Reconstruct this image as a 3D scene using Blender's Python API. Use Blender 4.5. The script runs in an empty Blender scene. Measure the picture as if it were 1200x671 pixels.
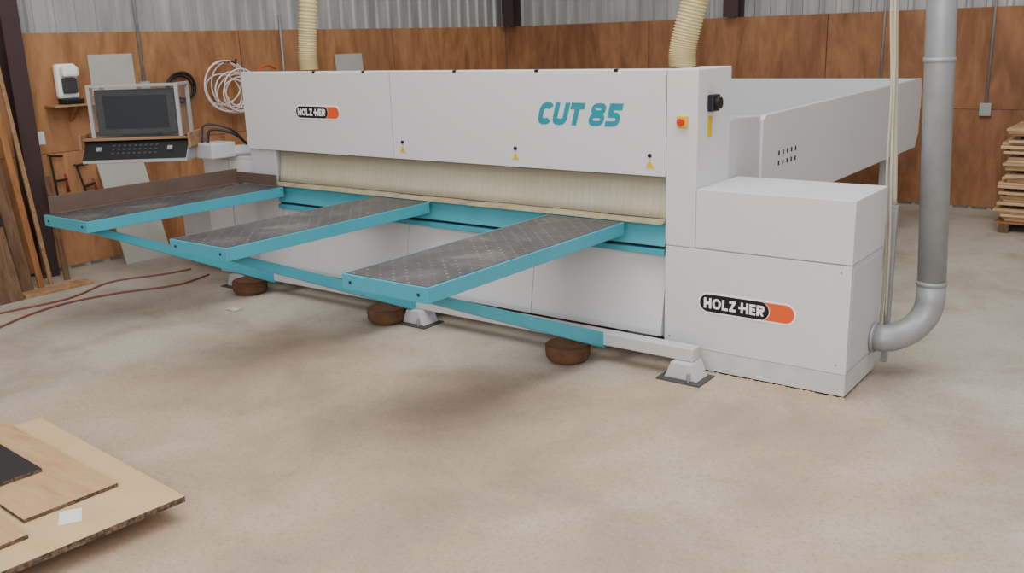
import bpy, math, random
from mathutils import Matrix, Vector, Quaternion
random.seed(7)
COL=bpy.context.scene.collection
ORG={}
def lin(c):
    return tuple(((v/255)/12.92 if v/255<=.04045 else ((v/255+.055)/1.055)**2.4) for v in c)
# ---------------- materials ----------------
def newmat(n):
    m=bpy.data.materials.new(n); m.use_nodes=True
    nt=m.node_tree; b=nt.nodes["Principled BSDF"]
    return m,nt,b
def N(nt,t,**k):
    n=nt.nodes.new(t)
    for a,v in k.items():
        if a in n.inputs: n.inputs[a].default_value=v
        else: setattr(n,a,v)
    return n
def mixc(nt,fac,a,b,blend='MIX'):
    m=nt.nodes.new('ShaderNodeMix'); m.data_type='RGBA'; m.blend_type=blend
    for idx,v in ((0,fac),(6,a),(7,b)):
        if hasattr(v,'is_linked') or hasattr(v,'links'): nt.links.new(v,m.inputs[idx])
        elif idx==0: m.inputs[0].default_value=v
        else: m.inputs[idx].default_value=(*v,1)
    return m.outputs[2]
def ramp(nt,src,stops):
    r=nt.nodes.new('ShaderNodeValToRGB'); nt.links.new(src,r.inputs[0])
    e=r.color_ramp.elements
    while len(e)<len(stops): e.new(.5)
    for i,(p,c) in enumerate(stops):
        e[i].position=p; e[i].color=(*c,1)
    return r.outputs[0]
def g(v): return (v,v,v)
def paint(n,rgb,rough=.5,metal=0,dirt=.25,scale=3,dark=.72,bump=0,spec=.4):
    m,nt,b=newmat(n)
    tc=N(nt,'ShaderNodeTexCoord')
    no=N(nt,'ShaderNodeTexNoise',Scale=scale,Detail=6,Roughness=.65)
    nt.links.new(tc.outputs['Object'],no.inputs['Vector'])
    f=ramp(nt,no.outputs[0],[(.42,g(0)),(.75,g(dirt))])
    c=lin(rgb)
    nt.links.new(mixc(nt,f,c,tuple(x*dark for x in c)),b.inputs['Base Color'])
    b.inputs['Roughness'].default_value=rough; b.inputs['Metallic'].default_value=metal
    b.inputs['Specular IOR Level'].default_value=spec
    if bump:
        bp=N(nt,'ShaderNodeBump',Strength=bump,Distance=.01); nt.links.new(no.outputs[0],bp.inputs['Height']); nt.links.new(bp.outputs[0],b.inputs['Normal'])
    return m
def wood(n,c1,c2,sc=(1,12,12),rough=.65,big=1.2,rnd=.12,fine=.25,stain=0):
    m,nt,b=newmat(n)
    tc=N(nt,'ShaderNodeTexCoord'); oi=N(nt,'ShaderNodeObjectInfo')
    ad=N(nt,'ShaderNodeVectorMath',operation='ADD'); nt.links.new(tc.outputs['Object'],ad.inputs[0])
    cb=N(nt,'ShaderNodeCombineXYZ'); mu=N(nt,'ShaderNodeMath',operation='MULTIPLY'); mu.inputs[1].default_value=37
    nt.links.new(oi.outputs['Random'],mu.inputs[0])
    for i in range(3): nt.links.new(mu.outputs[0],cb.inputs[i])
    nt.links.new(cb.outputs[0],ad.inputs[1])
    mp=N(nt,'ShaderNodeMapping'); mp.inputs['Scale'].default_value=sc; nt.links.new(ad.outputs[0],mp.inputs[0])
    n1=N(nt,'ShaderNodeTexNoise',Scale=big,Detail=8,Roughness=.65,Distortion=1.5); nt.links.new(mp.outputs[0],n1.inputs['Vector'])
    n2=N(nt,'ShaderNodeTexNoise',Scale=big*5,Detail=5); nt.links.new(mp.outputs[0],n2.inputs['Vector'])
    f=ramp(nt,n1.outputs[0],[(.36,g(0)),(.5,g(.45)),(.64,g(1))])
    col=mixc(nt,f,lin(c1),lin(c2))
    f2=ramp(nt,n2.outputs[0],[(.45,g(0)),(.7,g(fine))])
    col=mixc(nt,f2,col,tuple(x*.5 for x in lin(c2)))
    if stain:
        n3=N(nt,'ShaderNodeTexNoise',Scale=.9,Detail=5,Roughness=.6); nt.links.new(ad.outputs[0],n3.inputs['Vector'])
        col=mixc(nt,ramp(nt,n3.outputs[0],[(.42,g(0)),(.68,g(stain))]),col,tuple(x*.5 for x in lin((140,110,88))))
        col=mixc(nt,ramp(nt,n3.outputs[0],[(.30,g(stain*.7)),(.45,g(0))]),col,lin((206,164,122)))
    h=N(nt,'ShaderNodeHueSaturation'); nt.links.new(col,h.inputs['Color'])
    mr=N(nt,'ShaderNodeMapRange'); mr.inputs[3].default_value=1-rnd; mr.inputs[4].default_value=1+rnd
    nt.links.new(oi.outputs['Random'],mr.inputs[0]); nt.links.new(mr.outputs[0],h.inputs['Value'])
    nt.links.new(h.outputs[0],b.inputs['Base Color']); b.inputs['Roughness'].default_value=rough
    b.inputs['Specular IOR Level'].default_value=.25
    return m

M={}
M['white']=paint('painted_steel_white',(211,210,212),rough=.45,dirt=.16,scale=1.5,dark=.84)
M['white2']=paint('painted_steel_grey',(196,195,198),rough=.5,dirt=.28,scale=2.5,dark=.8)
M['skirt']=paint('dirty_painted_steel',(202,200,200),rough=.6,dirt=.7,scale=6,dark=.7)
M['teal']=paint('painted_steel_teal',(64,154,173),rough=.4,dirt=.35,scale=5,dark=.72)
M['teal2']=paint('painted_steel_light_teal',(76,162,180),rough=.4,dirt=.35,scale=5,dark=.75)
M['tealtext']=paint('teal_print',(22,138,154),rough=.5,dirt=0)
M['black']=paint('black_plastic',(26,26,28),rough=.4,dirt=.1)
M['dustblack']=paint('dusty_black_plastic',(44,44,46),rough=.6,dirt=.6,scale=8,dark=1.8)
M['key']=paint('grey_keys',(60,60,60),rough=.5,dirt=.1)
M['blackprint']=paint('black_print',(18,18,20),rough=.5,dirt=0)
M['whiteprint']=paint('white_print',(245,245,245),rough=.5,dirt=0)
M['orange']=paint('orange_print',(226,86,38),rough=.5,dirt=0)
M['yellow']=paint('yellow_label',(222,180,30),rough=.5,dirt=.1)
M['red']=paint('red_plastic',(120,44,36),rough=.4,dirt=.3)
M['redb']=paint('red_button',(200,44,30),rough=.4,dirt=.1)
M['redhose']=paint('red_rubber',(134,80,66),rough=.6,dirt=.3)
M['galv']=paint('galvanised_steel',(158,160,163),rough=.5,metal=.4,dirt=.6,scale=7,dark=.7)
M['hose']=paint('cream_hose',(198,182,134),rough=.5,dirt=.4,scale=6)
M['cream']=paint('cream_cable',(186,178,158),rough=.6)
M['whitehose']=paint('white_coil',(232,222,220),rough=.4,dirt=.1)
M['brown']=paint('dusty_brown',(108,76,52),rough=.85,dirt=.9,scale=9,dark=.4)
M['maroon']=paint('red_oxide_steel',(66,50,50),rough=.6,dirt=.5,scale=2,dark=.7)
M['fence']=paint('dusty_steel',(98,80,70),rough=.6,dirt=.6,scale=4,dark=.6)
M['dark']=paint('dark_gap',(40,38,38),rough=.8)
M['plate']=paint('dark_foot_plate',(74,72,72),rough=.8)
M['paper']=paint('paper',(225,225,225),rough=.8,dirt=.1)
M['scrap']=paint('grey_film',(195,190,182),rough=.4,dirt=.3)
M['board']=paint('pale_board',(182,182,174),rough=.7,dirt=.4,scale=4)
M['screen']=paint('dark_screen',(22,25,30),rough=.45,dirt=0,spec=.15)
M['dust']=paint('sawdust',(184,162,130),rough=.95,dirt=.5,scale=20,dark=.6,bump=.6)
M['greyply']=paint('grey_laminate',(165,165,163),rough=.6)
M['ply_y']=wood('plywood_lining_y',(188,136,94),(152,102,66),sc=(3,2.4,.6),rnd=.08,fine=.3,stain=.3)
M['ply_x']=wood('plywood_lining_x',(172,120,84),(134,90,60),sc=(2.4,3,.6),rnd=.08,fine=.3,stain=.3)
M['lumber']=wood('lumber',(170,116,72),(136,88,54),sc=(8,8,.8))
M['lumberd']=wood('lumber_dark',(118,90,68),(88,64,48),sc=(8,8,.8))
M['worn']=wood('worn_wood',(170,134,98),(136,102,72),sc=(1,8,8))
M['mdf']=wood('particle_board',(208,178,136),(200,168,124),sc=(1,1,1),big=1.6,rnd=.03,fine=.06)
M['plytop']=wood('birch_plywood',(198,162,122),(178,140,100),sc=(.8,7,6),rnd=.04,fine=.18)
M['stack']=wood('sheet_stock',(208,176,138),(182,146,108),sc=(2,2,20),rnd=.16)
def mk_edge():
    m,nt,b=newmat('rough_board_edge')
    tc=N(nt,'ShaderNodeTexCoord'); no=N(nt,'ShaderNodeTexNoise',Scale=50,Detail=5,Roughness=.7); nt.links.new(tc.outputs['Object'],no.inputs['Vector'])
    nt.links.new(ramp(nt,no.outputs[0],[(.38,lin((50,40,36))),(.68,lin((128,104,82)))]),b.inputs['Base Color']); b.inputs['Roughness'].default_value=.9
    return m
M['edge']=mk_edge()
def mk_mat():
    m,nt,b=newmat('dotted_air_table_mat')
    tc=N(nt,'ShaderNodeTexCoord'); mp=N(nt,'ShaderNodeMapping'); mp.inputs['Rotation'].default_value=(0,0,math.radians(45))
    nt.links.new(tc.outputs['Object'],mp.inputs[0])
    sx=N(nt,'ShaderNodeSeparateXYZ'); nt.links.new(mp.outputs[0],sx.inputs[0])
    cb=N(nt,'ShaderNodeCombineXYZ'); nt.links.new(sx.outputs[0],cb.inputs[0]); nt.links.new(sx.outputs[1],cb.inputs[1])
    v=N(nt,'ShaderNodeTexVoronoi',Scale=15.0,Randomness=0.0); nt.links.new(cb.outputs[0],v.inputs['Vector'])
    dots=ramp(nt,v.outputs['Distance'],[(.07,g(.7)),(.13,g(0))])
    no=N(nt,'ShaderNodeTexNoise',Scale=2.6,Detail=8,Roughness=.7,Distortion=.6); nt.links.new(tc.outputs['Object'],no.inputs['Vector'])
    base=ramp(nt,no.outputs[0],[(.33,lin((58,58,60))),(.53,lin((78,76,76))),(.7,lin((122,114,106)))])
    n3=N(nt,'ShaderNodeTexNoise',Scale=4,Detail=3); nt.links.new(tc.outputs['Object'],n3.inputs['Vector'])
    mu=N(nt,'ShaderNodeMath',operation='MULTIPLY'); nt.links.new(dots,mu.inputs[0]); nt.links.new(ramp(nt,n3.outputs[0],[(.38,g(.2)),(.62,g(1))]),mu.inputs[1])
    nt.links.new(mixc(nt,mu.outputs[0],base,lin((172,167,162))),b.inputs['Base Color']); b.inputs['Roughness'].default_value=.45
    return m
M['mat']=mk_mat()
def mk_curtain():
    m,nt,b=newmat('dusty_strip_curtain')
    tc=N(nt,'ShaderNodeTexCoord'); w=N(nt,'ShaderNodeTexWave',Scale=6,Distortion=.5); w.bands_direction='X'; w.wave_profile='SAW'
    nt.links.new(tc.outputs['Object'],w.inputs['Vector'])
    c=mixc(nt,ramp(nt,w.outputs['Fac'],[(0.0,g(.0)),(.86,g(.0)),(.96,g(.4))]),lin((184,177,156)),lin((138,128,106)))
    no=N(nt,'ShaderNodeTexNoise',Scale=1.8,Detail=6,Roughness=.7); nt.links.new(tc.outputs['Object'],no.inputs['Vector'])
    c=mixc(nt,ramp(nt,no.outputs[0],[(.38,g(0)),(.7,g(.5))]),c,lin((156,143,112)))
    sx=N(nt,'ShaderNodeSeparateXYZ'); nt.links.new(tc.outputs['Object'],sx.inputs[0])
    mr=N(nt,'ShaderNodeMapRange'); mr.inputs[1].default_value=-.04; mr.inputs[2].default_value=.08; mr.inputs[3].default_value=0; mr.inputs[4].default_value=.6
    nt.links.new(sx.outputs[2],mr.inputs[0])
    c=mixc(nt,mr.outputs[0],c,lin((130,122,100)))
    nt.links.new(c,b.inputs['Base Color']); b.inputs['Roughness'].default_value=.6
    return m
M['curtain']=mk_curtain()
M['lip']=paint('dusty_lip',(166,152,122),rough=.8,dirt=1,scale=6,dark=.5,bump=.3)
def mk_metalwall():
    m,nt,b=newmat('corrugated_steel')
    tc=N(nt,'ShaderNodeTexCoord'); mp=N(nt,'ShaderNodeMapping'); mp.inputs['Scale'].default_value=(3,3,.4); nt.links.new(tc.outputs['Object'],mp.inputs[0])
    no=N(nt,'ShaderNodeTexNoise',Scale=2,Detail=5); nt.links.new(mp.outputs[0],no.inputs['Vector'])
    nt.links.new(ramp(nt,no.outputs[0],[(.35,lin((150,151,150))),(.7,lin((184,183,180)))]),b.inputs['Base Color'])
    b.inputs['Roughness'].default_value=.5; b.inputs['Metallic'].default_value=.2
    return m
M['metal']=mk_metalwall()
def mk_floor():
    m,nt,b=newmat('dusty_concrete')
    tc=N(nt,'ShaderNodeTexCoord')
    a=N(nt,'ShaderNodeTexNoise',Scale=.6,Detail=6,Roughness=.6,Distortion=.6); nt.links.new(tc.outputs['Object'],a.inputs['Vector'])
    c=N(nt,'ShaderNodeTexNoise',Scale=1.3,Detail=7,Roughness=.6,Distortion=.4); nt.links.new(tc.outputs['Object'],c.inputs['Vector'])
    d=N(nt,'ShaderNodeTexNoise',Scale=55,Detail=3,Roughness=.6); nt.links.new(tc.outputs['Object'],d.inputs['Vector'])
    e=N(nt,'ShaderNodeTexVoronoi',Scale=13); nt.links.new(tc.outputs['Object'],e.inputs['Vector'])
    col=ramp(nt,a.outputs[0],[(.36,lin((174,167,156))),(.5,lin((184,175,161))),(.66,lin((191,181,166)))])
    geo=N(nt,'ShaderNodeNewGeometry')
    di=N(nt,'ShaderNodeVectorMath',operation='SUBTRACT'); nt.links.new(geo.outputs['Position'],di.inputs[0]); di.inputs[1].default_value=(-2.9,3.1,0)
    mp=N(nt,'ShaderNodeVectorMath',operation='MULTIPLY'); nt.links.new(di.outputs[0],mp.inputs[0]); mp.inputs[1].default_value=(.31,.42,0)
    ln=N(nt,'ShaderNodeVectorMath',operation='LENGTH'); nt.links.new(mp.outputs[0],ln.inputs[0])
    ad=N(nt,'ShaderNodeMath',operation='MULTIPLY_ADD'); nt.links.new(a.outputs[0],ad.inputs[0]); ad.inputs[1].default_value=2.6; nt.links.new(ln.outputs['Value'],ad.inputs[2])
    mr=N(nt,'ShaderNodeMapRange'); mr.inputs[1].default_value=1.8; mr.inputs[2].default_value=2.35; mr.inputs[3].default_value=.95; mr.inputs[4].default_value=0
    nt.links.new(ad.outputs[0],mr.inputs[0])
    col=mixc(nt,mr.outputs[0],col,lin((181,157,133)))
    col=mixc(nt,ramp(nt,c.outputs[0],[(.34,g(.65)),(.54,g(0))]),col,lin((146,129,112)))
    col=mixc(nt,ramp(nt,c.outputs[0],[(.56,g(0)),(.7,g(.35))]),col,lin((202,190,173)))
    col=mixc(nt,ramp(nt,d.outputs[0],[(.34,g(.35)),(.5,g(0))]),col,lin((130,114,99)))
    col=mixc(nt,ramp(nt,e.outputs['Distance'],[(.03,g(.5)),(.07,g(0))]),col,lin((216,205,188)))
    nt.links.new(col,b.inputs['Base Color']); b.inputs['Roughness'].default_value=.65
    b.inputs['Specular IOR Level'].default_value=.35
    return m
M['floor']=mk_floor()
def mk_clear():
    m,nt,b=newmat('clear_acrylic')
    b.inputs['Base Color'].default_value=(.35,.37,.4,1); b.inputs['Alpha'].default_value=.08; b.inputs['Roughness'].default_value=.3
    b.inputs['Specular IOR Level'].default_value=.2
    return m
M['clear']=mk_clear()

# ---------------- geometry helpers ----------------
def finish(name,verts,faces,mat,parent=None,bevel=0,center=True,smooth=False,mats=None,fm=None,label=None,recalc=True):
    vs=[Vector(v) for v in verts]
    if center:
        lo=Vector([min(v[i] for v in vs) for i in range(3)]);hi=Vector([max(v[i] for v in vs) for i in range(3)])
        c=(lo+hi)/2
    else: c=Vector((0,0,0))
    me=bpy.data.meshes.new(name); me.from_pydata([v-c for v in vs],[],faces)
    if recalc:
        import bmesh
        bm=bmesh.new(); bm.from_mesh(me); bmesh.ops.recalc_face_normals(bm,faces=bm.faces); bm.to_mesh(me); bm.free()
    for mm in (mats or [mat]): me.materials.append(M[mm] if isinstance(mm,str) else mm)
    if fm:
        for p,i in zip(me.polygons,fm): p.material_index=i
    if smooth:
        for p in me.polygons: p.use_smooth=True
    o=bpy.data.objects.new(name,me); COL.objects.link(o)
    if parent is not None:
        o.parent=parent; o.location=c-ORG[parent.name]
    else: o.location=c
    ORG[o.name]=c
    if bevel:
        b=o.modifiers.new('bevel','BEVEL'); b.width=bevel; b.segments=2; b.limit_method='ANGLE'; b.angle_limit=math.radians(40)
    if label: o['label']=label
    return o
BF=[(0,3,2,1),(4,5,6,7),(0,1,5,4),(1,2,6,5),(2,3,7,6),(3,0,4,7)]
def bv(x0,x1,y0,y1,z0,z1): return [(x0,y0,z0),(x1,y0,z0),(x1,y1,z0),(x0,y1,z0),(x0,y0,z1),(x1,y0,z1),(x1,y1,z1),(x0,y1,z1)]
def box(name,x0,x1,y0,y1,z0,z1,mat,parent=None,bevel=.004,**k):
    return finish(name,bv(x0,x1,y0,y1,z0,z1),BF,mat,parent,bevel,**k)
def boxes(name,L,mat,parent=None,bevel=.003,mats=None,mi=None,**k):
    V=[];F=[];fm=[]
    for j,b in enumerate(L):
        n=len(V); V+=bv(*b); F+=[tuple(i+n for i in f) for f in BF]; fm+=[mi[j] if mi else 0]*6
    return finish(name,V,F,mat,parent,bevel,mats=mats,fm=fm if mi else None,**k)
def prism(name,pts,axis,a,b,mat,parent=None,bevel=.004,**k):
    def mk(p,t): return {'x':(t,p[0],p[1]),'y':(p[0],t,p[1]),'z':(p[0],p[1],t)}[axis]
    n=len(pts); V=[mk(p,a) for p in pts]+[mk(p,b) for p in pts]
    F=[tuple(range(n)),tuple(range(2*n-1,n-1,-1))]+[(i,(i+1)%n,n+(i+1)%n,n+i) for i in range(n)]
    return finish(name,V,F,mat,parent,bevel,**k)
def sweepgeo(P,R,seg=16):
    P=[Vector(p) for p in P]; n=len(P)
    if not isinstance(R,(list,tuple)): R=[R]*n
    T=[]
    for i in range(n):
        t=(P[min(i+1,n-1)]-P[max(i-1,0)]); T.append(t.normalized())
    u=T[0].orthogonal().normalized(); V=[];F=[]
    for i in range(n):
        if i:
            q=T[i-1].rotation_difference(T[i]); u=q@u
        u=(u-T[i]*u.dot(T[i])).normalized(); w=T[i].cross(u)
        for s in range(seg):
            a=2*math.pi*s/seg; V.append(P[i]+(u*math.cos(a)+w*math.sin(a))*R[i])
    for i in range(n-1):
        for s in range(seg): F.append((i*seg+s,i*seg+(s+1)%seg,(i+1)*seg+(s+1)%seg,(i+1)*seg+s))
    F.append(tuple(range(seg))[::-1]); F.append(tuple((n-1)*seg+s for s in range(seg)))
    return V,F
def tube(name,P,R,mat,parent=None,seg=16,smooth=True,**k):
    V,F=sweepgeo(P,R,seg)
    return finish(name,V,F,mat,parent,0,smooth=smooth,**k)
def tubes(name,L,mat,parent=None,seg=12,**k):
    V=[];F=[]
    for P,R in L:
        v,f=sweepgeo(P,R,seg); n=len(V); V+=v; F+=[tuple(i+n for i in x) for x in f]
    return finish(name,V,F,mat,parent,0,smooth=True,**k)
def cr(P,n=12):
    P=[Vector(p) for p in P]; Q=[2*P[0]-P[1]]+P+[2*P[-1]-P[-2]]; out=[]
    for i in range(1,len(Q)-2):
        for j in range(n):
            t=j/n; a,b,c,d=Q[i-1:i+3]
            out.append(.5*((2*b)+(c-a)*t+(2*a-5*b+4*c-d)*t*t+(3*b-a-3*c+d)*t**3))
    out.append(P[-1]); return out
def lathe(name,c,prof,mat,parent=None,seg=24,**k):
    V=[];F=[]
    for r,z in prof:
        for s in range(seg):
            a=2*math.pi*s/seg; V.append((c[0]+r*math.cos(a),c[1]+r*math.sin(a),c[2]+z))
    for i in range(len(prof)-1):
        for s in range(seg): F.append((i*seg+s,i*seg+(s+1)%seg,(i+1)*seg+(s+1)%seg,(i+1)*seg+s))
    F.append(tuple(range(seg))[::-1]); F.append(tuple((len(prof)-1)*seg+s for s in range(seg)))
    return finish(name,V,F,mat,parent,0,smooth=True,**k)
def empty(name,loc,label,cat):
    o=bpy.data.objects.new(name,None); COL.objects.link(o); o.location=loc; o.empty_display_size=.1
    o['label']=label; o['category']=cat
    ORG[o.name]=Vector(loc)
    return o
def tag(o,label,cat,group=None):
    o['label']=label; o['category']=cat
    if group: o['group']=group
    return o
def struct(o): o['kind']='structure'; return o
# heavy sans lettering built from stroke ribbons
def sg(v,e): return math.copysign(abs(v)**e,v)
def arc(cx,cy,rx,ry,a0,a1,n=28,e=.6):
    return [(cx+rx*sg(math.cos(math.radians(a0+(a1-a0)*i/n)),e),cy+ry*sg(math.sin(math.radians(a0+(a1-a0)*i/n)),e)) for i in range(n+1)]
def glyphs(h):
    H1=1-h
    return {
    'C':(.86,[arc(.45,.5,.45-h,.5-h,38,322)]),
    'U':(.90,[[(h,1)]+arc(.45,.40,.45-h,.40-h,180,360)+[(.90-h,1)]]),
    'T':(.84,[[(0,H1),(.84,H1)],[(.42,H1),(.42,0)]]),
    '8':(.90,[arc(.45,.735,.42-.115,.265-.11,0,360,n=40,e=.75),arc(.45,.295,.45-.115,.295-.115,0,360,n=40,e=.75)]),
    '5':(.86,[[(.08,H1),(.84,H1)],[(.08+h,1),(.08+h,.46)],[(.10,.50),(.42,.50)],arc(.42,.31,.44-h,.31-.12,90,-90,e=.8),[(.42,.12),(.04,.12)]]),
    'H':(.80,[[(h,0),(h,1)],[(.8-h,0),(.8-h,1)],[(h,.5),(.8-h,.5)]]),
    'O':(.90,[arc(.45,.5,.45-h,.5-h,0,360,e=.85)]),
    'L':(.62,[[(h,0),(h,1)],[(h,h),(.62,h)]]),
    'Z':(.72,[[(.03,H1),(.70,H1)],[(.02,h),(.72,h)],[(.14,h*1.0),(.58,H1)]]),
    'E':(.64,[[(h,0),(h,1)],[(h,h),(.64,h)],[(h,.5),(.60,.5)],[(h,H1),(.64,H1)]]),
    'R':(.78,[[(h,0),(h,1)],[(h,H1),(.45,H1)]+arc(.45,.70,.30-h*.6,.30-h,90,-90)[1:]+[(h,.40+h)],[(.38,.42),(.64,0)]]),
    ' ':(.26,[])}
def lettering(name,s,x0,x1,y,zc,h,mat,parent,shear=0,half=.13,gap=.12,dash=None):
    G=glyphs(half); V=[];Fc=[];cx=0; k=0
    def ribbon(P,closed=False,hf=half):
        nonlocal k
        n=len(P); base=len(V); k+=1
        for i in range(n):
            if closed: a=P[i-1] if i else P[n-2]; b=P[(i+1)%n] if i<n-1 else P[1]
            else: a=P[max(i-1,0)]; b=P[min(i+1,n-1)]
            dx,dy=b[0]-a[0],b[1]-a[1]; l=math.hypot(dx,dy) or 1
            nx,ny=-dy/l,dx/l
            V.append((P[i][0]+nx*hf,P[i][1]+ny*hf,k)); V.append((P[i][0]-nx*hf,P[i][1]-ny*hf,k))
        for i in range(n-1): Fc.append((base+2*i,base+2*i+1,base+2*i+3,base+2*i+2))
    for ch in s:
        w,L=G[ch]
        for j,P in enumerate(L):
            cl=abs(P[0][0]-P[-1][0])<1e-6 and abs(P[0][1]-P[-1][1])<1e-6
            hf=.115 if ch=='8' or (ch=='5' and j>=2) else half
            ribbon([(cx+p[0],p[1]) for p in P],cl,hf)
        cx+=w+gap
    tot=cx-gap
    if dash: ribbon([(-dash,.5),(.1,.5)])
    sc=(x1-x0)/(tot+shear)
    W=[(x0+(v[0]+shear*v[1])*sc, y-.00025*v[2], zc-h/2+min(max(v[1],0),1)*h) for v in V]
    F2=[]
    for f in Fc:
        a,b,c=[Vector(W[f[i]]) for i in range(3)]
        n=(b-a).cross(c-a)
        F2.append(f if n.y<0 else f[::-1])
    return finish(name,W,F2,mat,parent,0,recalc=False)

# ---------------- room ----------------
fl=box('floor',-9.0,4.5,-3.0,11.75,-.1,0,'floor',bevel=0); struct(fl)
def corr(name,axis,pos,a,b,z0,z1,inward):
    V=[];F=[];t=a;prof=[]
    while t<b:
        prof+= [(t,0),(t+.13,0),(t+.15,.028),(t+.185,.028)]
        t+=.205
    for s,d in prof:
        for z in (z0,z1):
            p=pos+inward*d
            V.append((p,s,z) if axis=='x' else (s,p,z))
    n=len(prof)
    for i in range(n-1): F.append((2*i,2*i+2,2*i+3,2*i+1))
    o=finish(name,V,F,'metal',None,0,smooth=False)
    so=o.modifiers.new('solid','SOLIDIFY'); so.thickness=.01
    struct(o); return o
WX=-8.86; WY=11.66; ZP=2.23
wl=corr('wall_left','x',WX,1.0,11.7,0,4.2,1)
wb=corr('wall_back','y',WY,-8.9,4.4,0,4.2,-1)
y=11.60
while y>1.2:
    for z0,z1 in ((.03,1.125),(1.13,ZP)):
        p=box('plywood_sheet',WX+.03,WX+.05,max(y-2.43,1.0),y,z0,z1,'ply_y',wl,bevel=.002); p['kind']='structure'
    y-=2.44
x=-8.80
while x<4.2:
    for z0,z1 in ((.03,1.125),(1.13,ZP)):
        p=box('plywood_sheet',x,min(x+2.43,4.4),WY-.05,WY-.03,z0,z1,'ply_x',wb,bevel=.002); p['kind']='structure'
    x+=2.44
def icol(name,x,y,w=.16,along='y',z0=0):
    if along=='y':
        L=[(x,x+.012,y,y+w,z0,4.2),(x+.012,x+w-.012,y+w/2-.005,y+w/2+.005,z0,4.2),(x+w-.012,x+w,y,y+w,z0,4.2)]
    else:
        L=[(x,x+w,y,y+.012,z0,4.2),(x+w/2-.005,x+w/2+.005,y+.012,y+w-.012,z0,4.2),(x,x+w,y+w-.012,y+w,z0,4.2)]
    return struct(boxes(name,L,'maroon',bevel=0))
icol('trim_1',WX+.055,4.10,.16)
icol('trim_2',-8.72,WY-.24,.2,'x',ZP+.003)
icol('trim_3',-5.2,WY-.24,.2,'x',ZP+.003)

# ---------------- machine ----------------
F=5.063
SAW=empty('panel_saw',(-4.1,5.5,0),'long pale grey panel saw with teal support arms','woodworking machine')
HL,HD,CA,CB,CC=-6.66,-4.93,-2.65,-2.448,-1.505
HT,HB=1.844,1.204
hood=prism('hood',[(F+.012,HB),(F+.012,HT-.012),(5.5,HT-.012),(5.53,HT-.04),(5.53,HB)],'x',HL+.004,CA-.002,'white2',SAW,bevel=.006)
for a,b in ((HL,HD-.004),(HD+.004,CA-.004)):
    prism('front_panel',[(F,HB),(F,HT-.006),(F+.006,HT),(F+.09,HT),(F+.09,HT-.01),(F+.0115,HT-.011),(F+.0115,HB)],'x',a,b,'white',hood,bevel=.002)
for x in (-5.75,-5.2,-4.3,-3.6,-3.0):
    box('latch',x-.014,x+.014,F-.003,F+.02,HT-.014,HT+.003,'black',hood,bevel=.002)
for x in (-4.83,-3.785,-2.76):
    z=HB+.05
    prism('warning_label',[(x-.028,z),(x+.028,z),(x,z+.05)],'y',F-.003,F-.0005,'yellow',hood,bevel=0)
    tube('lock',[(x,F-.008,z+.075),(x,F,z+.075)],.013,'black',hood,seg=12,smooth=False)
def logo(name,x0,x1,zc,h,parent,yy=F):
    def stad(x0,x1,z0,z1,left=True,right=True,n=10):
        r=(z1-z0)/2; c=(z0+z1)/2; P=[]
        for i in range(n+1):
            a=-math.pi/2+math.pi*i/n; P.append((x1-r+r*math.cos(a),c+r*math.sin(a)))
        if left:
            for i in range(n+1):
                a=math.pi/2+math.pi*i/n; P.append((x0+r+r*math.cos(a),c+r*math.sin(a)))
        else:
            P.append((x0,z1))
            for i in range(n-1,0,-1):
                a=-math.pi/2+math.pi*i/n; P.append((x0+r*math.cos(a),c+r*math.sin(a)))
            P.append((x0,z0))
        return P
    z0,z1=zc-h/2,zc+h/2
    o=prism(name,stad(x0,x1,z0,z1),'y',yy-.003,yy-.0005,'whiteprint',parent,bevel=0)
    e=h*.08; xm=x0+(x1-x0)*.735
    prism('dark_field',stad(x0+e,xm,z0+e,z1-e),'y',yy-.0045,yy-.002,'blackprint',o,bevel=0)
    prism('orange_field',stad(xm-h*.38,x1-e,z0+e,z1-e,left=False),'y',yy-.0043,yy-.002,'orange',o,bevel=0)
    tx0=x0+h*.30; tx1=xm-h*.22; W=tx1-tx0; th=h*.50
    lettering('lettering','HOLZ',tx0,tx0+W*.54,yy-.0055,zc,th,'whiteprint',o,half=.12,gap=.12)
    lettering('lettering','HER',tx0+W*.62,tx1,yy-.0055,zc,th,'whiteprint',o,half=.12,gap=.12,dash=.22)
    return o
logo('brand_plate',-6.0,-5.48,1.528,.108,hood)
lettering('model_lettering','CUT 85',-3.605,-2.94,F-.001,1.568,.143,'tealtext',hood,shear=.32,half=.145,gap=.07)
col=box('end_column',CA,CB,F,5.53,.783,HT,'white',SAW,bevel=.006)
es=box('emergency_switch',-2.575,-2.505,F-.02,F,1.505,1.575,'yellow',col,bevel=.004)
tube('switch_button',[(-2.54,F-.045,1.54),(-2.54,F-.018,1.54)],[.022,.02],'redb',es,smooth=False)
rs=box('rotary_switch',CB,CB+.04,5.19,5.29,1.59,1.69,'black',col,bevel=.008)
tube('switch_knob',[(CB+.038,5.24,1.64),(CB+.065,5.24,1.64)],.035,'black',rs,smooth=False)
boxes('caution_sticker',[(CB,CB+.002,5.20,5.26,1.44,1.56)],'yellow',col,bevel=0)
rh=prism('rear_housing',[(5.535,.80),(5.535,1.5),(5.6,1.52),(6.04,1.5),(6.04,.8)],'x',-6.5,CB-.01,'white2',SAW,bevel=.006)
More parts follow.
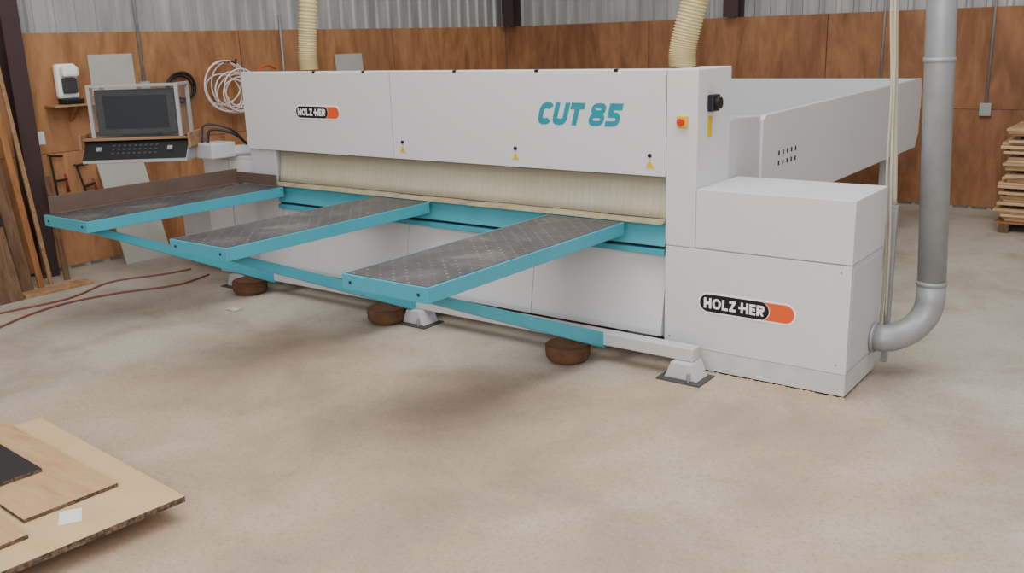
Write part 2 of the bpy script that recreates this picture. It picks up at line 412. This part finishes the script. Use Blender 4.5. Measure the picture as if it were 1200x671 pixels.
def curtain():
    V=[];Fc=[];n=160
    for i in range(n+1):
        x=HL+.36+(CA-HL-.362)*i/n
        wv=.005*math.sin(x*3.1)+.003*math.sin(x*11)
        for y,z in ((F+.05,HB+.03),(F+.045+wv*.5,1.10),(F+.03+wv,1.0),(F+.01+wv,.945)): V.append((x,y,z))
    for i in range(n):
        for j in range(3): Fc.append((4*i+j,4*i+4+j,4*i+5+j,4*i+1+j))
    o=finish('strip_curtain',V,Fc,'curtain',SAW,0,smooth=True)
    s=o.modifiers.new('solid','SOLIDIFY'); s.thickness=.004
curtain()
prism('table_lip',[(F-.045,.912),(F-.035,.926),(F+.03,.946),(F+.05,.912)],'x',HL+.35,CA-.003,'lip',SAW,bevel=.006)
body=box('machine_body',HL,CA-.002,5.15,6.04,.15,.905,'white2',SAW,bevel=.004)
pan=[(-6.64,-5.904),(-5.90,-4.884),(-4.88,-3.684),(-3.68,-2.665)]
for a,b in pan:
    prism('lower_panel',[(5.135,.70),(5.149,.70),(5.149,.185),(5.05,.185),(5.05,.22)],'x',a,b,'white',body,bevel=.003)
prism('table_beam',[(F+.03,.905),(F+.12,.905),(F+.12,.768),(F+.0,.768)],'x',HL+.34,CA-.004,'teal2',SAW,bevel=.004)
box('beam_groove',HL+.34,CA-.004,F+.03,F+.12,.75,.767,'dark',SAW,bevel=0)
box('lower_rail',HL+.34,CA-.004,F-.01,F+.06,.712,.749,'teal',SAW,bevel=.004)
box('end_post',HL,HL+.33,F+.02,5.5,.2,HB-.003,'white2',SAW,bevel=.006)
lc=box('end_cabinet',-7.42,HL-.004,F+.06,5.8,.1,1.12,'white2',SAW,bevel=.008)
for a,b in ((-7.39,-7.04),(-7.02,-6.69)):
    box('cabinet_door',a,b,F+.048,F+.059,.16,1.08,'white',lc)
box('end_cabinet_extension',-7.9,-7.424,F+.1,5.7,.1,.72,'white2',SAW,bevel=.008)
bb=box('base_beam',-7.0,-2.36,4.89,4.98,.115,.2,'white2',SAW,bevel=.008)
for x in (-2.9,-4.6,-6.2):
    box('base_outrigger',x-.05,x+.05,4.98,5.4,.115,.149,'white2',bb)
for x in (-2.42,-4.62,-6.75):
    f=prism('foot',[(x-.11,.010),(x+.11,.010),(x+.10,.028),(x+.065,.114),(x-.065,.114),(x-.10,.028)],'y',4.84,5.0,'white2',SAW,bevel=.005)
    box('foot_plate',x-.145,x+.145,4.80,5.02,0,.010,'plate',f,bevel=.002)
    tube('foot_bolt',[(x+.06,4.83,.01),(x+.06,4.83,.06)],.010,'galv',f,smooth=False)
def arm(x0,x1,y0,y1,fence=False):
    z1=.908;z0=.828;t=.016
    fr=boxes('support_arm',[(x0,x1,y0,y0+t,z0,z1),(x0,x0+t,y0+t,y1,z0,z1),(x1-t,x1,y0+t,y1,z0,z1),(x0+t,x1-t,y1-t,y1,z0,z1),(x0+t,x1-t,(y0+y1)/2,(y0+y1)/2+.04,z0,z1-.03)],'teal',SAW,bevel=.003)
    box('dotted_mat',x0+t,x1-t,y0+t,y1-t,z1-.03,z1+.002,'mat',fr,bevel=0)
    xb=x1-.11
    prism('diagonal_brace',[(y0+.03,z0),(y0+.16,z0),(4.98,.17),(4.98,.10),(4.90,.095)],'x',xb-.028,xb+.028,'teal',fr,bevel=.004)
    for xx in (x0+.06,x1-.06):
        tube('bolt',[(xx,y0-.005,z0+.04),(xx,y0+.001,z0+.04)],.008,'dark',fr,seg=10,smooth=False)
    lathe('dust_bowl',(xb-.19,4.80,0),[(.09,.0),(.125,.012),(.145,.04),(.148,.08),(.148,.112),(.14,.118),(.13,.105),(.05,.10)],'brown',fr)
    if fence:
        boxes('edge_fence',[(x0-.004,x0+.008,y0+.05,y1-.02,z1-.04,z1+.125),(x0+.008,x0+.07,y0+.05,y1-.02,z1+.0025,z1+.008),(x0+.008,x1-.05,y1-.034,y1-.02,z1+.0085,z1+.10)],'fence',fr,bevel=.002)
    return fr
arm(-3.50,-2.91,3.16,F-.05)
arm(-5.12,-4.55,3.23,F-.05)
arm(-6.76,-6.18,3.28,F-.05,True)
CY=5.66
sc=box('side_cabinet',CA+.004,CC,F+.014,CY,.15,.782,'white2',SAW,bevel=.004)
box('upper_cover',CB+.003,CC+.002,F,CY,.786,1.144,'white',sc,bevel=.004)
dp=box('door_panel',CA+.004,CC+.002,F,F+.0135,.147,.779,'white',sc,bevel=.003)
box('side_panel',CC,CC+.004,F+.03,CY-.02,.17,.76,'white2',sc,bevel=.002)
box('base_skirt',CB,CC+.001,F+.001,CY-.03,.018,.145,'skirt',sc,bevel=.002)
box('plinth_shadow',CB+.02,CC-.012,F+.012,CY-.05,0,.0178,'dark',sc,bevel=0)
logo('brand_plate',-2.415,-1.80,.453,.13,dp)
for (x,z) in ((-1.56,.74),(-1.56,.2),(-2.61,.2)):
    tube('screw',[(x,F-.003,z),(x,F+.001,z)],.006,'galv',dp,seg=10,smooth=False)
def rag(name,x0,x1,y,parent):
    V=[];Fc=[];n=60
    for i in range(n+1):
        x=x0+(x1-x0)*i/n
        V+=[(x,y+random.uniform(-.035,-.005),0.0),(x,y+.0,.010+random.uniform(-.008,.008)),(x,y+.005,.008),(x,y+.010,0)]
    for i in range(n):
        for j in range(3): Fc.append((4*i+j,4*i+4+j,4*i+5+j,4*i+1+j))
    return finish(name,V,Fc,'dust',parent,0)
rag('sawdust_fringe',CB+.05,CC+.01,F+.0,sc)
# rear table
YE=10.15
rt=prism('rear_table',[(6.045,.9),(6.045,1.47),(6.1,1.5),(YE-.05,1.545),(YE,1.45),(YE,1.0),(YE-.1,.86),(7.0,.84)],'x',CB-.03,CB+.006,'white',SAW,bevel=.004)
for i in range(5):
    for j in range(2):
        box('vent_slot',CB+.0055,CB+.0075,6.34+i*.08,6.366+i*.08,1.13+j*.07,1.162+j*.07,'dark',rt,bevel=0)
RX=CB-.032
box('table_deck',-6.6,RX,6.05,YE-.1,.95,1.0,'white2',rt)
boxes('far_fence',[(-6.6,RX,YE-.08,YE,.95,1.54)],'white',rt)
box('far_side_panel',-6.64,-6.6,6.05,YE,.85,1.5,'white2',rt)
for (x,y) in ((-2.56,7.6),(-2.56,9.5),(-6.5,7.6),(-6.5,9.5)):
    box('table_leg',x-.05,x+.05,y-.05,y+.05,0,.949,'white2',rt)
# console
A=math.radians(37.7)
con=prism('control_console',[(.01,-.2),(.01,-.17),(.15,-.02),(.42,-.02),(.42,-.2)],'x',-.44,.44,'greyply',None,center=False,bevel=.006)
con.parent=SAW; con.location=Vector((-7.28,4.36,1.33))-ORG['panel_saw']; con.rotation_euler=(0,0,A); ORG[con.name]=Vector((0,0,0))
sl=math.atan2(.15,.14)
def onslope(name,u0,u1,v0,v1,h,mat,parent):
    V=[]
    for hh in (0.0005,h):
        for (u,v) in ((u0,v0),(u1,v0),(u1,v1),(u0,v1)):
            V.append((u,.01+v*math.cos(sl)-hh*math.sin(sl),-.17+v*math.sin(sl)+hh*math.cos(sl)))
    return finish(name,V,BF,mat,parent,0)
onslope('keypad_panel',-.435,.435,.0,.2,.006,'black',con)
for i in range(9):
    for j in range(3): onslope('key',-.2+i*.045,-.178+i*.045,.05+j*.04,.068+j*.04,.010,'key',con)
for u in (-.31,.29): onslope('indicator_knob',u-.02,u+.02,.08,.12,.02,'galv',con)
box('wood_tray',-.46,.46,.11,.50,-.0195,.0,'worn',con,bevel=.003)
for u in (-.47,.45):
    box('tray_edge',u,u+.02,.06,.50,-.09,.035,'worn',con)
mb=boxes('monitor',[(-.34,.34,.18,.26,.02,.40),(-.28,.28,.26,.41,.04,.37),(-.15,.15,.2,.36,0.001,.02)],'dustblack',con,bevel=.014)
box('screen',-.27,.27,.174,.1795,.075,.35,'screen',con,bevel=0)
prism('dust_cover',[(.145,.001),(.160,.42),(.44,.42),(.44,.001)],'x',-.355,.355,'clear',con,bevel=0)
boxes('cover_frame',[(-.385,-.356,.14,.168,0.001,.445),(.356,.385,.14,.168,0.001,.445),(-.356,.356,.14,.168,.421,.445),(-.385,-.356,.42,.45,.001,.445),(.356,.385,.42,.45,.001,.445),(-.385,-.356,.168,.42,.421,.445),(.356,.385,.168,.42,.421,.445)],'greyply',con,bevel=.002)
tube('marker_pen',[(.405,.15,.008),(.425,.27,.008)],.007,'black',con,seg=8)
lathe('tape_roll',(-.42,.22,.001),[(.026,0),(.028,.004),(.028,.024),(.026,.028)],'worn',con,seg=16)
tube('swivel_arm',[(-6.95,4.95,1.18),(-6.85,5.3,1.18),(-6.66,5.42,1.18)],.045,'white',SAW,seg=4,smooth=False)
box('swivel_joint',-7.12,-6.88,4.85,5.1,1.12,1.25,'white2',SAW,bevel=.01)
tubes('console_cable',[(cr([(-7.0,4.9,1.25),(-7.0,4.95,1.36),(-6.9,5.1,1.32),(-6.85,5.2,1.22)],8),.012),(cr([(-7.05,4.88,1.25),(-7.08,4.95,1.40),(-6.95,5.12,1.35),(-6.9,5.25,1.2)],8),.009)],'black',SAW,seg=8)

# ---------------- dust hoses and pipe ----------------
def corrhose(name,P,r,label,group):
    Q=cr(P,70); R=[r+ (.005 if (i//2)%2 else -.003) for i in range(len(Q))]
    return tag(tube(name,Q,R,'hose',None,seg=20,smooth=True),label,'hose',group)
corrhose('extraction_hose',[(-6.16,5.38,1.848),(-6.16,5.38,2.0),(-6.12,5.4,2.4),(-6.05,5.5,3.2),(-6.0,5.6,3.9)],.072,'cream corrugated extraction hose rising from the saw hood','extraction hoses')
corrhose('extraction_hose',[(-2.68,5.32,1.853),(-2.675,5.32,1.98),(-2.60,5.34,2.3),(-2.52,5.36,2.7),(-2.6,5.5,3.6)],.078,'cream corrugated extraction hose rising from the hood end','extraction hoses')
P=empty('extraction_pipe',(-1.23,5.73,0),'galvanised steel dust extraction pipe bending into the cabinet side','pipe')
bend=[(-1.235,5.73,.58)]
for i in range(0,13):
    a=math.pi/2*i/12
    bend.append((-1.235-.20*(1-math.cos(a)),5.73-.18*(1-math.cos(a)),.47-.225*math.sin(a)))
bend.append((-1.49,5.545,.245))
tube('vertical_duct',[(-1.33,5.73,4.0),(-1.31,5.73,2.13),(-1.235,5.73,.57)],.080,'galv',P,seg=28)
tube('elbow',bend,.082,'galv',P,seg=28)
for (x,z) in ((-1.236,.575),(-1.298,1.86)):
    tube('pipe_collar',[(x,5.73,z-.013),(x,5.73,z-.011),(x,5.73,z+.011),(x,5.73,z+.013)],[.081,.086,.086,.081],'galv',P,seg=28)
tube('pipe_collar',[(-1.4995,5.545,.245),(-1.48,5.545,.245)],.090,'galv',P,seg=28)
PO=empty('cable_post',(-1.50,5.85,0),'slim grey conduit post with cream cables beside the cabinet','conduit')
box('post',-1.52,-1.485,5.83,5.865,0,1.0,'galv',PO,bevel=.004)
tubes('cable',[(cr([(-1.535,5.82,.15),(-1.53,5.82,.7),(-1.56,5.82,1.2),(-1.57,5.82,1.7),(-1.615,5.82,2.4),(-1.65,5.9,3.9)],10),.008),
 (cr([(-1.50,5.80,.3),(-1.51,5.80,.8),(-1.535,5.80,1.3),(-1.56,5.82,1.8),(-1.59,5.82,2.4),(-1.62,5.9,3.9)],10),.008),
 (cr([(-1.51,5.85,1.0),(-1.54,5.85,1.5),(-1.60,5.86,2.4),(-1.65,5.9,3.9)],10),.014)],'cream',PO,seg=8)

# ---------------- left wall things ----------------
WS=WX+.0505
sh=empty('wall_shelf',(WS,4.68,1.57),'small plywood wall shelf with a bracket','shelf')
box('shelf_board',WS,WS+.2,4.44,4.93,1.555,1.575,'worn',sh)
prism('bracket',[(WS,1.40),(WS+.15,1.554),(WS,1.554)],'y',4.66,4.69,'lumber',sh)
dz=1.576
ds=empty('dispenser',(WS+.08,4.66,dz),'white plastic dispenser with a black base on the wall shelf','dispenser')
boxes('dispenser_base',[(WS+.02,WS+.18,4.57,4.75,dz,dz+.05)],'black',ds,bevel=.01)
box('dispenser_body',WS+.01,WS+.09,4.56,4.76,dz+.051,dz+.37,'whiteprint',ds,bevel=.025)
box('dispenser_front',WS+.0905,WS+.13,4.59,4.73,dz+.10,dz+.24,'key',ds,bevel=.01)
box('dispenser_head',WS+.0905,WS+.17,4.58,4.74,dz+.25,dz+.35,'whiteprint',ds,bevel=.025)
wbd=box('pinned_board',WX+.05,WS+.012,4.93,5.40,1.63,2.02,'board'); tag(wbd,'pale blank notice board fixed to plywood wall','notice board')
tag(box('pinned_paper',WX+.05,WS+.002,4.30,4.40,1.22,1.34,'paper',bevel=0),'small white paper pinned to the wall beside the steel column','paper')
def lean(name,y0,y1,h,xb,xt,mat,label,cat,group=None,th=.018,tilt=0):
    V=[(xb,y0,0),(xb+th,y0,0),(xb+th,y1,0),(xb,y1,0),(xt,y0+tilt,h),(xt+th,y0+tilt,h),(xt+th,y1+tilt,h),(xt,y1+tilt,h)]
    return tag(finish(name,V,BF,mat,None,.002),label,cat,group)
lean('laminate_sheet',4.86,5.36,1.0,-8.50,WS+.002,'board','pale grey laminate sheet leaning against the plywood wall','board')
lean('loose_board',8.05,8.5,1.93,-8.55,WS+.002,'board','grey board offcut leaning against the wall behind the saw','board',tilt=.06)
def conduit(wall,pts,bx=None,r=.014):
    t=tube('electrical_conduit',pts,r,'galv',wall,seg=10)
    if bx: box('junction_box',*bx,'greyply',wall,bevel=.004)
conduit(wl,[(WS+.016,5.49,4.0),(WS+.016,5.49,1.74)],(WS,WS+.04,5.44,5.54,1.63,1.74))
conduit(wl,[(WS+.016,7.3,2.4),(WS+.016,7.3,1.2)])
BS=WY-.052
conduit(wb,[(-2.1,BS-.016,4.0),(-2.1,BS-.016,1.2)],(-2.16,-2.04,BS-.05,BS,1.06,1.2))
conduit(wb,[(-3.26,BS-.016,4.0),(-3.26,BS-.016,.9)])
pts=[]
for k in range(9*28):
    a=2*math.pi*k/28; j=k/28
    r=.21+.045*math.sin(j*2.3)
    pts.append((WS+.05+.022*j, 6.45+.11*math.sin(j*1.7)+r*1.1*math.cos(a), 1.60+.07*math.cos(j*2.1)+r*math.sin(a)))
ch=empty('coiled_air_hose',(WS+.1,6.45,1.6),'white coiled air hose hanging on the wall','hose')
tube('coil',pts,.008,'whitehose',ch,seg=8)
tube('feed_hose',cr([pts[-1],(WS+.25,6.75,1.78),(WS+.15,6.95,1.84),(WS+.05,7.15,1.80)],8),.010,'orange',ch,seg=8)
tube('hanger_hook',[(WS,6.45,1.9),(WS+.2,6.45,1.9),(WS+.26,6.45,1.88),(WS+.27,6.45,1.93)],.01,'dark',ch,seg=8)
pts=[(WS+.03+.012*k/24,5.90+.03*math.sin(k*.09)+(.16+.02*math.sin(k*.21))*math.cos(2*math.pi*k/24),1.66+(.14+.02*math.cos(k*.17))*math.sin(2*math.pi*k/24)) for k in range(24*3-9)]
bc=empty('cable_loop',(WS+.03,5.92,1.66),'black cable looped on the plywood wall','cable')
tube('loop',pts,.012,'black',bc,seg=8)
tube('hook',[(WS,5.92,1.8),(WS+.08,5.92,1.8)],.01,'dark',bc,seg=8)
def clamp(y,z,L,rot):
    e=empty('bar_clamp',(WS+.05,y,z),'black bar clamp with a dull red handle on the wall','clamp'); e['group']='clamps on the wall'
    c,s=math.cos(rot),math.sin(rot)
    def T(u,v): return (WS+.04,y+u*c-v*s,z+u*s+v*c)
    tube('bar',[T(0,0),T(0,-L)],.010,'dark',e,seg=6,smooth=False)
    tube('fixed_jaw',[T(0,-.01),T(.12,-.03)],.012,'black',e,seg=6,smooth=False)
    tube('sliding_jaw',[T(0,-L*.6),T(.12,-L*.6)],.012,'black',e,seg=6,smooth=False)
    tube('screw_handle',[T(.11,-L*.6+.05),T(.11,-L*.6-.12)],[.008,.016],'red',e,seg=8)
    tube('peg',[(WS,y,z-.005),(WS+.06,y,z-.005)],.008,'dark',e,seg=6)
clamp(4.40,1.12,.42,.05); clamp(4.64,1.0,.38,.22)
def stick(p0,p1,w,mat,label,group='lumber leaning at the wall'):
    p0=Vector(p0);p1=Vector(p1); V=[]
    for p in (p0,p1):
        for dx,dy in ((-.012,-w/2),(.012,-w/2),(.012,w/2),(-.012,w/2)): V.append((p.x+dx,p.y+dy,p.z))
    return tag(finish('lumber_board',V,BF,mat,None,.002),label,'lumber',group)
stick((-8.33,3.92,0),(-8.62,3.86,2.25),.055,'lumber','narrow orange brown timber batten leaning upright')
stick((-8.35,4.02,0),(-8.58,3.96,2.1),.035,'worn','thin pale timber batten leaning upright')
stick((-8.30,3.78,0),(-8.70,3.72,2.5),.11,'lumberd','dark weathered timber board leaning upright')
stick((-8.25,3.60,0),(-8.66,3.56,2.3),.10,'worn','wide pale timber board leaning upright')
stick((-8.26,3.69,0),(-8.60,3.65,1.7),.05,'dark','dark weathered timber board leaning upright')
stick((-8.40,4.2,0),(-8.57,4.24,.95),.05,'lumberd','dark weathered timber board leaning upright')
lean('plywood_offcut',3.1,3.62,.62,-8.05,-8.22,'lumberd','dull plywood offcut leaning against stacked timber','board')
tag(box('timber_plank',-8.2,-8.04,3.64,4.25,0,.03,'worn'),'flat timber board lying on the concrete','lumber')

# ---------------- floor hoses ----------------
def fhose(P,lab):
    return tag(tube('air_hose',cr(P,14),.009,'redhose',None,seg=8),lab,'hose','air hoses on the floor')
z=.009
fhose([(-6.4,1.9,z),(-7.25,2.95,z),(-7.55,3.6,z),(-7.50,4.12,z),(-7.28,4.6,z),(-7.35,5.0,z)],'dull red air hose snaking across concrete')
fhose([(-6.9,2.1,z),(-7.7,3.0,z),(-7.70,3.82,z),(-7.92,4.35,z),(-7.75,4.8,z),(-7.70,5.05,z)],'dull red air hose snaking across concrete')
V=[];Fc=[]
n=7
for i in range(n):
    for j in range(n):
        V.append((-6.18+(i-3)*.022,4.4+(j-3)*.016,.003+random.uniform(0,.02)*(1-abs(i-3)/3.5)*(1-abs(j-3)/3.5)))
for i in range(n-1):
    for j in range(n-1): Fc.append((i*n+j,(i+1)*n+j,(i+1)*n+j+1,i*n+j+1))
tag(finish('plastic_scrap',V,Fc,'scrap',None,0),'crumpled greyish plastic scrap on the concrete','litter')

# ---------------- board pile (near) ----------------
def flat(name,x0,x1,y0,y1,z0,z1,rot,mat,label,cat,group=None,edge='edge'):
    c=Vector(((x0+x1)/2,(y0+y1)/2,0)); R=Matrix.Rotation(rot,3,'Z')
    V=[R@(Vector(v)-c)+c for v in bv(x0,x1,y0,y1,z0,z1)]
    return tag(finish(name,V,BF,mat,None,.001,mats=[mat,edge],fm=[0,0,1,1,1,1]),label,cat,group)
G='sheet offcuts piled on the floor'
for (xx) in (-4.7,-3.85):
    tag(box('timber_bearer',xx-.05,xx+.05,.85,2.05,0,.09,'lumberd'),'dark timber bearer under the offcut pile','lumber','bearers under the offcut pile')
flat('particle_board',-5.0,-3.52,.7,2.16,.091,.119,math.radians(-4),'mdf','large tan particle board sheet with rough edges','board',G)
flat('plywood_sheet',-5.0,-3.82,1.60,2.02,.12,.138,math.radians(-3),'plytop','light plywood offcut lying on the particle board','board',G)
flat('plywood_sheet',-4.7,-3.70,1.17,1.545,.12,.138,math.radians(-3),'plytop','light plywood offcut lying on the particle board','board',G)
flat('laminate_offcut',-4.95,-4.23,1.63,1.87,.139,.157,math.radians(-3),'dark','charcoal laminate offcut on top of the plywood','board',G)
flat('paper_note',-3.79,-3.66,1.67,1.76,.1195,.1205,math.radians(-30),'paper','white sheet of paper on the particle board','paper',None,'paper')

# ---------------- stack at the back ----------------
pl=empty('pallet',(-.6,10.7,0),'wooden pallet under stacked sheet goods','pallet')
for x in (-1.65,-.6,.4): box('bearer',x,x+.09,10.35,11.2,0,.09,'lumberd',pl)
for i in range(5): box('deck_board',-1.7,.6,10.36+i*.17,10.46+i*.17,.09,.11,'lumber',pl)
zz=.111
for i in range(28):
    th=.026; dx=random.uniform(-.04,.06)
    tag(box('stacked_sheet',-1.68+dx,.6+dx,10.38+random.uniform(-.05,.05),11.18,zz,zz+th,'stack'),'pale brown sheet board in a spaced stack','board','sheet goods stacked on the pallet')
    zz+=th+.001
    if i%5==4:
        for k in range(3):
            tag(box('sticker_batten',-1.6+k*1.0,-1.55+k*1.0,10.45,11.12,zz,zz+.035,'lumberd',bevel=0),'thin timber batten spacing stacked sheets','lumber','battens in the sheet stack')
        zz+=.036
tag(box('covering_sheet',-1.4,.6,10.45,11.1,zz,zz+.04,'greyply'),'grey laminate sheet lying on top of the stack','board')
zz+=.041
ct=empty('carton',(-1.0,10.7,zz),'grey cardboard carton on top of the sheet stack','box')
box('carton_body',-1.42,-.7,10.5,10.95,zz,zz+.32,'board',ct,bevel=.006)
box('tape_strip',-1.422,-.698,10.69,10.75,zz+.05,zz+.322,'cream',ct,bevel=0)

# ---------------- lights & world ----------------
w=bpy.data.worlds.new('world'); bpy.context.scene.world=w; w.use_nodes=True
bg=w.node_tree.nodes['Background']; bg.inputs[0].default_value=(1,.993,.985,1); bg.inputs[1].default_value=.56
def area(name,loc,tgt,sx,sy,e,c=(1,1,1)):
    l=bpy.data.lights.new(name,'AREA'); l.shape='RECTANGLE'; l.size=sx; l.size_y=sy; l.energy=e; l.color=c
    o=bpy.data.objects.new(name,l); COL.objects.link(o); o.location=loc
    o.rotation_euler=(Vector(tgt)-Vector(loc)).to_track_quat('-Z','Y').to_euler()
area('skylight',(-2.0,3.2,6.5),(-2.6,4.0,0),7,5,500,(1,.988,.965))
area('doorway_light',(0.5,-2.8,3.4),(-3.5,5,.9),5,3,320,(1,.988,.975))
# ---------------- camera ----------------
cd=bpy.data.cameras.new('camera'); cam=bpy.data.objects.new('camera',cd); COL.objects.link(cam)
r=Vector((.80028,.59889,-.02977)); u=Vector((-.13068,.22265,.9661)); f=Vector((-.58521,.76926,-.25644))
m=Matrix((( r.x,u.x,-f.x,0),(r.y,u.y,-f.y,0),(r.z,u.z,-f.z,2.04),(0,0,0,1)))
cam.matrix_world=m; cd.sensor_width=36; cd.lens=1089.1/1200*36; cd.clip_end=100
bpy.context.scene.camera=cam
